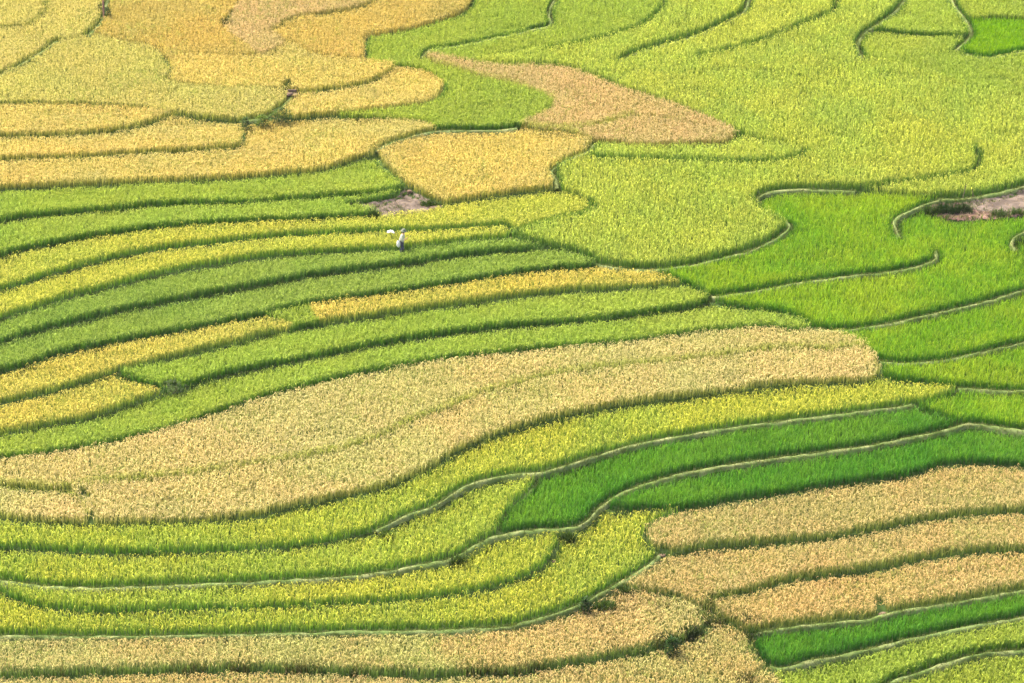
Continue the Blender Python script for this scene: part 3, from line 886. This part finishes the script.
# ------------------------------------------------------------------ weeds and shrubs
def shrub(px, py, w, h, text, tint_a, tint_b, n=260, name='shrub', leaf=.10, stems=4, depth=None):
    x, y, z = at(px, py, -.1)
    h += .28; n = int(n * 1.5)
    root = empty(name, (x, y, z))
    tag(root, text, 'shrub' if name == 'shrub' else 'weeds', 'shrubs and tall weeds on the bunds')
    if name == 'weeds':                                 # upright and arching blades in loose clumps
        m = max(10, n // 9)
        r = rng.random(m) ** .5; a = rng.uniform(0, 6.283, m)
        wd = depth or w * .45
        lx, ly = x + np.cos(a) * r * w * .5, y + np.sin(a) * r * wd * .5
        v, f, cc = tufts(lx, ly, np.full(m, z), h * rng.uniform(.55, 1.1, m) * (1 - .35 * r), .035, tint_a, tint_b, 9, .30)
        mesh_object('blades', v, f.ravel(), np.full(len(f), 4), M_WEED, root, cc)
        return
    r = rng.random(n) ** .5; a = rng.uniform(0, 6.283, n); t = rng.random(n) ** .8
    wd = depth or w * .6
    lump = .75 + .5 * noise2(np.cos(a) * 2 + px, t * 3 + py, .8, int(px))
    prof = np.sqrt(np.clip(1 - (t * 1.02 - .25) ** 2 / .62, .02, 1)) * lump
    lx, ly, lz = x + np.cos(a) * r * w * .5 * prof, y + np.sin(a) * r * wd * .5 * prof, z + .1 + t * h * (.85 + .2 * lump)
    mixf = rng.random(n)[:, None]
    c = (tint_a * (1 - mixf) + tint_b * mixf) * np.exp(rng.normal(0, .2, n))[:, None]
    ln = leaf * rng.uniform(.7, 1.4, n)
    v, f, cc = leaves(lx, ly, lz, ln * rng.uniform(-.4, .9, n), rng.uniform(0, 6.283, n), 0, ln * .5, ln, ln * .5, c, c, c)
    mesh_object('leaves', v, f.ravel(), np.full(len(f), 4), M_WEED, root, cc)
    sv, sf, nv = [], [], 0
    for s in range(stems):
        a0 = rng.uniform(0, 6.283); e = Vector((x + math.cos(a0) * w * .3, y + math.sin(a0) * wd * .3, z + h * rng.uniform(.7, 1.0)))
        V, Fc = tube([Vector((x + rng.normal(0, .05), y, z)), (Vector((x, y, z)) + e) / 2 + Vector((rng.normal(0, .04), 0, .04)), e], [.018, .014, .006], 5)
        sv.append(V); sf.append(Fc + nv); nv += len(V)
    Fc = np.vstack(sf)
    mesh_object('stem', np.vstack(sv), Fc.ravel(), np.full(len(Fc), 4), M_BAMBOO, root)
def tube(pts, radii, sides=8):
    pts = [Vector(p) for p in pts]
    V = []
    for i, p in enumerate(pts):
        d = (pts[min(i + 1, len(pts) - 1)] - pts[max(i - 1, 0)]).normalized()
        u = d.orthogonal().normalized(); w = d.cross(u)
        for k in range(sides):
            a = 2 * math.pi * k / sides
            V.append(p + (u * math.cos(a) + w * math.sin(a)) * radii[i])
    n = len(pts)
    F = [[i * sides + k, i * sides + (k + 1) % sides, (i + 1) * sides + (k + 1) % sides, (i + 1) * sides + k] for i in range(n - 1) for k in range(sides)]
    V.append(pts[0]); V.append(pts[-1])
    b, t = len(V) - 2, len(V) - 1
    for k in range(0, sides, 1):
        F.append([b, b, (k + 1) % sides, k]) if False else None
    return np.array([tuple(q) for q in V]), np.array(F)
DK, MD, GY = srgb(62, 96, 30) * .32, srgb(112, 144, 46) * .34, srgb(92, 108, 50) * .34
shrub(281, 121, 1.5, .75, 'dark green shrub on the bund right below the stone culvert', DK, MD, 420)
shrub(262, 125, 1.2, .55, 'bushy light green weeds left of the dark shrub by the culvert', MD, srgb(140,170,60)*.36, 320)
shrub(246, 128, .8, .6, 'small dark shrub at the tip of the gold strip', DK, MD, 220)
shrub(277, 91, 1.5, .5, 'low dark weeds above and left of the stone culvert', DK, srgb(150,150,60)*.36, 260, 'weeds')
shrub(291, 88, .9, .5, 'small weeds sprouting right over the stone culvert', MD, DK, 160, 'weeds')
shrub(174, 391, 1.25, .5, 'dark grey green shrub with thin branches between green and yellow strips', GY * 1.15, srgb(84,116,52)*.36, 240, 'shrub', .09, 5)
shrub(585, 612, .7, .6, 'dark round shrub under the pale bund, leftmost of the bank shrubs', DK, DK * 1.3, 260)
shrub(605, 606, 1.3, .5, 'low green weeds on the bank beside the dark round shrub', DK, MD, 300, 'weeds')
shrub(623, 590, .6, .4, 'small tuft of weeds tucked under the pale bund', DK, MD, 140, 'weeds')
shrub(672, 655, .9, .8, 'dark leafy shrub at the ragged front of the brownish tan strip', DK, DK * 1.25, 380)
shrub(668, 641, 1.3, .7, 'tall dark weeds leaning over the dark leafy shrub', DK, GY, 340, 'weeds')
shrub(692, 634, 1.2, .75, 'tall dark weeds at the right tip of the brownish tan strip', DK, GY, 320, 'weeds')
shrub(457, 561, 1.0, .5, 'dark weeds hanging over the long curving bund', DK, MD, 260, 'weeds')
shrub(567, 537, 1.0, .45, 'dark weeds under the bend of the bund near the deep green tip', DK, MD, 240, 'weeds')
shrub(386, 533, .7, .35, 'pale green weeds where the upper curving bund begins', MD, MD * 1.2, 140, 'weeds')
shrub(931, 211, 1.0, .5, 'dark weeds at the left end of the bare plots', DK, MD, 260, 'weeds')
shrub(947, 210, 1.5, .65, 'dark weedy growth right above the reddish stubble', DK, DK * 1.3, 380, 'weeds')
shrub(963, 209, 1.1, .6, 'dark weeds below the bamboo stakes', DK, GY, 260, 'weeds')
shrub(1000, 213, 1.6, .35, 'low dark weeds along the bank between grey and reddish plots', DK, MD, 260, 'weeds')
shrub(1018, 212, 1.2, .35, 'low dark weeds at the far end of the bank between the plots', DK, MD, 200, 'weeds')
shrub(374, 216, .7, .55, 'single green clump standing at the corner of the pinkish bare plot', MD, DK, 260, 'weeds')
shrub(354, 205, 1.3, .35, 'dark weeds on the little bank above the pinkish bare plot', DK, GY, 240, 'weeds')
shrub(430, 203, 1.2, .35, 'green weeds below the corner of the square gold paddy', DK, MD, 240, 'weeds')
shrub(226, 25, .7, .75, 'dark weeds inside the orange gold rice', DK, GY, 180, 'weeds')
shrub(108, 19, .6, .6, 'round dark shrub at the foot of the brown wooden post', DK, MD, 200)
shrub(101, 9, .6, .7, 'grey green weeds left of the brown wooden post', GY, MD, 160, 'weeds')
shrub(1021, 243, .9, .5, 'dark weeds inside the hook of the short bund', DK, MD, 220, 'weeds')
shrub(752, 634, .9, .5, 'dark weeds at the corner of the narrow green strip', DK, MD, 240, 'weeds')
shrub(752, 622, 1.2, .6, 'grey green weeds in the front of the lowest tan terrace', GY, srgb(130,130,60)*.36, 260, 'weeds')
shrub(712, 620, 1.2, .5, 'pale weeds where the three tan areas meet', srgb(150,160,70)*.36, GY, 260, 'weeds')
shrub(745, 678, 1.0, .5, 'dull green weeds by the very bottom tan rice', GY, srgb(150,140,60)*.36, 240, 'weeds')
shrub(778, 76, 1.3, .3, 'faint green weeds standing out of the pale yellow rice', MD, MD * 1.2, 180, 'weeds')

# ------------------------------------------------------------------ stones
def stone(px, py, sx, sy, sz, text, seed, mat=None):
    x, y, z = at(px, py, 0)
    r = np.random.default_rng(seed)
    n1_, n2_ = 10, 14
    V = []
    for i in range(n1_ + 1):
        th = math.pi * i / n1_
        for j in range(n2_):
            ph = 2 * math.pi * j / n2_
            d = np.array([math.sin(th) * math.cos(ph), math.sin(th) * math.sin(ph), math.cos(th)])
            k = 1 + .28 * (noise2(d[0] * 1.3 + seed, d[1] * 1.3 + d[2], .6, seed) - .5)
            d = np.sign(d) * np.abs(d) ** .8
            V.append((x + d[0] * sx * k, y + d[1] * sy * k, z + .3 * sz + d[2] * sz * k))
    F = [[i * n2_ + j, (i + 1) * n2_ + j, (i + 1) * n2_ + (j + 1) % n2_, i * n2_ + (j + 1) % n2_] for i in range(n1_) for j in range(n2_)]
    F = np.array(F)
    o = mesh_object('stone', V, F.ravel(), np.full(len(F), 4), mat or M_STONE, None, None, True)
    tag(o, text, 'stone', 'stones on the bunds')
stone(884, 614, .32, .26, .16, 'pale stone lying in the gap of the lowest tan terrace', 3)
stone(662, 553, .2, .16, .06, 'pale stone at the upper end of the bund beside the tan terraces', 5)
stone(409.5, 190, .17, .16, .14, 'pinkish stone at the top corner of the pinkish bare plot', 7)
stone(434, 206, .30, .22, .12, 'flat pale stone at the right corner of the pinkish bare plot', 8)
stone(512, 236, .12, .12, .07, 'small pale stone where the two yellow strips end', 11)
stone(594, 211, .16, .14, .12, 'small pale stone at the tip of the yellow green strip', 12)
stone(554, 559, .12, .10, .05, 'small pale stone on the narrow bank below the deep green tip', 15)
stone(104, 20, .2, .18, .12, 'pale stone at the base of the brown wooden post', 16)
# the culvert: a short rubble mouth with a cover slab
x, y, z = at(292, 97, 0)
root = empty('stone_culvert', (x, y, z))
tag(root, 'pinkish rubble stone culvert in the bend of the gold terraces', 'culvert')
def box_mesh(name, cx, cy, cz, hx, hy, hz, mat, parent, rot=0.0, seed=1, taper=.9):
    r = np.random.default_rng(seed)
    V = []
    for sz in (-1, 1):
        for sx, sy in ((-1, -1), (1, -1), (1, 1), (-1, 1)):
            k = taper if sz > 0 else 1
            px_, py_ = sx * hx * k + r.normal(0, .015), sy * hy * k + r.normal(0, .015)
            V.append((cx + px_ * math.cos(rot) - py_ * math.sin(rot), cy + px_ * math.sin(rot) + py_ * math.cos(rot), cz + sz * hz + r.normal(0, .012)))
    F = np.array([[3, 2, 1, 0], [4, 5, 6, 7], [0, 1, 5, 4], [1, 2, 6, 5], [2, 3, 7, 6], [3, 0, 4, 7]])
    o = mesh_object(name, V, F.ravel(), np.full(6, 4), mat, parent)
    b = o.modifiers.new('bevel', 'BEVEL'); b.width = .02; b.segments = 2
    return o
box_mesh('side_wall', x - .27, y + .1, z + .14, .10, .24, .22, M_STONE, root, .1, 1)
box_mesh('side_wall', x + .27, y + .05, z + .14, .11, .24, .22, M_STONE, root, -.1, 2)
box_mesh('cover_slab', x - .15, y + .1, z + .36, .24, .22, .07, M_STONE, root, .2, 3, .75)
box_mesh('cover_slab', x + .22, y + .06, z + .30, .20, .2, .08, M_STONE, root, -.3, 4, .7)
box_mesh('back_wall', x, y + .36, z + .25, .34, .08, .34, M_STONE, root, .02, 5)

# ------------------------------------------------------------------ post and stakes
x, y, z = at(104, 18.5, -.3)
root = empty('wooden_post', (x, y, z))
tag(root, 'reddish brown wooden post rising by the corner of the yellow paddy', 'post')
V, F = tube([(x, y, z), (x + .02, y, z + 1.4), (x + .015, y, z + 3.1)], [.075, .07, .06], 10)
mesh_object('pole', V, F.ravel(), np.full(len(F), 4), M_WOOD, root, None, True)
V, F = tube([(x + .015, y, z + 3.09), (x + .015, y, z + 3.14)], [.075, .07], 10)
mesh_object('cap', V, F.ravel(), np.full(len(F), 4), M_WOOD, root)
def stake(px, py, h, lean, text, twig):
    x, y, z = at(px, py, -.15)
    root = empty('bamboo_stake', (x, y, z))
    tag(root, text, 'stake', 'stakes above the bare plots')
    p = [(x, y, z), (x + lean * .4, y, z + h * .45), (x + lean * .8, y, z + h * .8), (x + lean, y, z + h)]
    V, F = tube(p, [.035, .03, .028, .022], 7)
    mesh_object('cane', V, F.ravel(), np.full(len(F), 4), M_BAMBOO, root, None, True)
    for t, dx, dz in twig:
        bx, bz = x + lean * t, z + h * t
        V, F = tube([(bx, y, bz), (bx + dx * .6, y - .03, bz + dz * .5), (bx + dx, y - .04, bz + dz)], [.018, .014, .008], 6)
        mesh_object('twig', V, F.ravel(), np.full(len(F), 4), M_BAMBOO, root, None, True)
stake(962, 199, 1.30, .20, 'thin dry stake taller than its neighbour above the bare plots', [(.9, .12, .06), (.96, .05, .13)])
stake(973, 198.5, .95, -.06, 'shorter forked dry stake above the bare plots', [(.6, .22, -.18), (.75, -.14, .12)])

# ------------------------------------------------------------------ the farmer
def skin_mesh(name, joints, bones, mat, parent, sub=2):
    """joints: name -> (x, y, z, radius x, radius y); grown into one continuous surface."""
    ks = list(joints)
    me = bpy.data.meshes.new(name)
    me.from_pydata([joints[k][:3] for k in ks], [(ks.index(a), ks.index(b)) for a, b in bones], [])
    o = bpy.data.objects.new(name, me); C.objects.link(o)
    o.parent = parent
    me.materials.append(mat)
    sk = o.modifiers.new('skin', 'SKIN'); sk.use_smooth_shade = True
    if not me.skin_vertices: me.skin_vertices.new(name='') if hasattr(me.skin_vertices, 'new') else None
    for i, k in enumerate(ks):
        j = joints[k]
        me.skin_vertices[0].data[i].radius = (j[3], j[4] if len(j) > 4 else j[3])
        me.skin_vertices[0].data[i].use_root = (i == 0)
    sb = o.modifiers.new('subdivision', 'SUBSURF'); sb.levels = sub; sb.render_levels = sub
    return o
FX, FY, FZ = at(401.5, 251, -.10)
man = empty('person', (FX, FY, FZ))
man.rotation_euler = (0, 0, R(-14))
man.scale = (1.0, 1.0, 1.0)
tag(man, 'farmer in a pale khaki shirt and dark trousers walking the yellow strip, one hand raised', 'person')
J = {
 'pelvis': (0, 0, .86, .12, .14), 'waist': (.02, 0, 1.00, .11, .14), 'chest': (.08, 0, 1.22, .12, .17), 'neck0': (.12, 0, 1.38, .07, .08), 'neck': (.14, 0, 1.44, .05, .05),
 'jaw': (.17, 0, 1.50, .07, .065), 'head': (.17, 0, 1.58, .095, .08), 'crown': (.165, 0, 1.66, .075, .07), 'nose': (.275, 0, 1.555, .014, .014),
 'hipr': (.0, -.10, .82, .10, .10), 'kneer': (.14, -.10, .47, .065, .065), 'ankler': (-.02, -.10, .09, .042, .042), 'toer': (.15, -.11, .04, .04, .035),
 'hipl': (.0, .10, .82, .10, .10), 'kneel': (.02, .10, .46, .065, .065), 'anklel': (-.14, .10, .09, .042, .042), 'toel': (.03, .11, .04, .04, .035),
 'shr': (.08, -.19, 1.33, .065, .065), 'elr': (.16, -.25, 1.06, .045, .045), 'wrr': (.36, -.22, 1.16, .03, .03), 'palmr': (.43, -.21, 1.22, .036, .022),
 'shl': (.08, .19, 1.33, .065, .065), 'ell': (-.06, .26, 1.07, .045, .045), 'wrl': (-.05, .25, .83, .03, .03), 'palml': (-.04, .25, .75, .036, .022),
}
Bn = [('pelvis', 'waist'), ('waist', 'chest'), ('chest', 'neck0'), ('neck0', 'neck'), ('neck', 'jaw'), ('jaw', 'head'), ('head', 'crown'), ('head', 'nose'),
      ('pelvis', 'hipr'), ('hipr', 'kneer'), ('kneer', 'ankler'), ('ankler', 'toer'), ('pelvis', 'hipl'), ('hipl', 'kneel'), ('kneel', 'anklel'), ('anklel', 'toel'),
      ('chest', 'shr'), ('shr', 'elr'), ('elr', 'wrr'), ('wrr', 'palmr'), ('chest', 'shl'), ('shl', 'ell'), ('ell', 'wrl'), ('wrl', 'palml')]
for s, (dx, dz), (ax, az_) in (('r', (.7, .72), (-.72, .7)), ('l', (.08, -1.0), (1.0, .05))):
    px_, py_, pz_ = J['palm' + s][:3]
    for k, (oy, ln) in enumerate(((-.03, .062), (-.010, .072), (.010, .068), (.03, .052))):
        a, b = f'f{s}{k}a', f'f{s}{k}b'
        J[a] = (px_ + dx * .055, py_ + oy, pz_ + dz * .055, .009, .009)
        J[b] = (px_ + dx * (.055 + ln * .6) + ax * .03, py_ + oy * 1.1, pz_ + dz * (.055 + ln * .6) + az_ * .03, .008, .008)
        Bn += [('palm' + s, a), (a, b)]
    J[f't{s}'] = (px_ + dx * .01 + ax * .05, py_ + .02, pz_ + dz * .01 + az_ * .05, .010, .010)
    Bn.append(('palm' + s, f't{s}'))
skin_mesh('body', J, Bn, M_SKIN, man)
g = lambda k, r, dz=0: (J[k][0], J[k][1], J[k][2] + dz, J[k][3] + r, (J[k][4] if len(J[k]) > 4 else J[k][3]) + r)
mid = lambda a, b, t, r: tuple(J[a][i] * (1 - t) + J[b][i] * t for i in range(3)) + (r, r)
skin_mesh('shirt', {'p': g('pelvis', .045, -.05), 'w': g('waist', .04), 'c': g('chest', .025), 'n': g('neck0', .015, -.01), 'sr': g('shr', .02), 'er': g('elr', .02), 'cr': mid('elr', 'wrr', .55, .05),
                    'sl': g('shl', .02), 'el': g('ell', .02), 'cl': mid('ell', 'wrl', .6, .05)},
          [('p', 'w'), ('w', 'c'), ('c', 'n'), ('c', 'sr'), ('sr', 'er'), ('er', 'cr'), ('c', 'sl'), ('sl', 'el'), ('el', 'cl')], M_SHIRT, man)
skin_mesh('trousers', {'p': (0, 0, .90, .135, .155), 'hr': g('hipr', .025), 'kr': g('kneer', .03), 'ar': g('ankler', .035, .04), 'hl': g('hipl', .025), 'kl': g('kneel', .03), 'al': g('anklel', .035, .04)},
          [('p', 'hr'), ('hr', 'kr'), ('kr', 'ar'), ('p', 'hl'), ('hl', 'kl'), ('kl', 'al')], M_TROUSERS, man)
def lathe(name, prof, cx, cy, cz, tilt, mat, parent, sides=20):
    V, F = [], []
    for r, z in prof:
        for k in range(sides):
            a = 2 * math.pi * k / sides
            X, Y, Zz = r * math.cos(a), r * math.sin(a), z
            V.append((cx + X * math.cos(tilt) + Zz * math.sin(tilt), cy + Y, cz - X * math.sin(tilt) + Zz * math.cos(tilt)))
    for i in range(len(prof) - 1):
        for k in range(sides):
            F.append([i * sides + k, i * sides + (k + 1) % sides, (i + 1) * sides + (k + 1) % sides, (i + 1) * sides + k])
    F = np.array(F)
    o = mesh_object(name, V, F.ravel(), np.full(len(F), 4), mat, None, None, True)
    o.parent = parent
    return o
lathe('hat', [(.19, -.035), (.185, -.025), (.12, .0), (.112, .05), (.095, .10), (.05, .125), (.004, .13)], .165, 0, 1.63, .18, M_HAT, man)
lathe('hair', [(.088, -.10), (.102, -.05), (.106, 0.0), (.10, .04)], .15, 0, 1.60, .1, M_HAIR, man)
lathe('belt', [(.150, -.02), (.155, -.02), (.155, .02), (.150, .02)], .0, 0, .965, .0, M_CORD, man)
for sy in (-1, 1):
    lathe('eye', [(.001, -.012), (.010, -.006), (.012, 0), (.010, .006), (.001, .012)], .255, sy * .034, 1.585, 0, M_HAIR, man, 8)
def sack(name, x, y, z, sx, sy, sz, seed, mat):
    V, F = [], []
    n1_, n2_ = 12, 18
    for i in range(n1_ + 1):
        t = i / n1_
        prof = (math.sin(math.pi * min(t * .86 + .02, 1)) ** .55) * (1 - .35 * t)
        for j in range(n2_):
            a = 2 * math.pi * j / n2_
            k = 1 + .30 * (float(noise2(math.cos(a) * 1.2 + seed, math.sin(a) * 1.2 + t * 2, .45, seed)) - .5)
            V.append((x + math.cos(a) * sx * prof * k, y + math.sin(a) * sy * prof * k, z + (t - .5) * sz))
    for i in range(n1_):
        for j in range(n2_):
            F.append([i * n2_ + j, i * n2_ + (j + 1) % n2_, (i + 1) * n2_ + (j + 1) % n2_, (i + 1) * n2_ + j])
    F = np.array(F)
    return mesh_object(name, V, F.ravel(), np.full(len(F), 4), mat, None, None, True)
o = sack('bag', FX - .17, FY - .17, FZ + .80, .15, .12, .46, 5, M_SACK)
tag(o, 'white cloth bag hanging behind the hip of the farmer', 'bag')
x, y, z = at(391, 240)
root = empty('white_flag', (x, y, z)); tag(root, 'scrap of white plastic sheet on a thin cane, left of the farmer', 'plastic scrap')
top = z + .66
V, F = tube([(x, y, z - .2), (x + .01, y, top - .03)], [.012, .010], 6)
mesh_object('cane', V, F.ravel(), np.full(len(F), 4), M_BAMBOO, root)
nu, nv_ = 12, 8
V = []
for i in range(nu + 1):
    for j in range(nv_ + 1):
        u, w = i / nu - .5, j / nv_ - .5
        bump = .16 * float(noise2(u * 3, w * 3, .7, 9)) - .25 * (u * u + w * w)
        V.append((x + u * .46, y + w * .34, top + bump + .03))
F = np.array([[i * (nv_ + 1) + j, (i + 1) * (nv_ + 1) + j, (i + 1) * (nv_ + 1) + j + 1, i * (nv_ + 1) + j + 1] for i in range(nu) for j in range(nv_)])
o = mesh_object('sheet', V, F.ravel(), np.full(len(F), 4), M_SACK, root, None, True)
sm = o.modifiers.new('solid', 'SOLIDIFY'); sm.thickness = .006


# ------------------------------------------------------------------ the summer air over the valley
HAZE = 0.00005
V = [(a, b, c) for c in (-42, 160) for a, b in ((-3200, -1700), (3200, -1700), (3200, 900), (-3200, 900))]
F = np.array([[3, 2, 1, 0], [4, 5, 6, 7], [0, 1, 5, 4], [1, 2, 6, 5], [2, 3, 7, 6], [3, 0, 4, 7]])
m, nt, out = new_mat('haze_air')
vol = nt.nodes.new('ShaderNodeVolumePrincipled')
vol.inputs['Color'].default_value = (.97, .95, .90, 1)
vol.inputs['Density'].default_value = HAZE
nt.links.new(vol.outputs[0], out.inputs['Volume'])
tag(mesh_object('haze', V, F.ravel(), np.full(6, 4), m), 'thin summer haze over the terraces', kind='stuff')
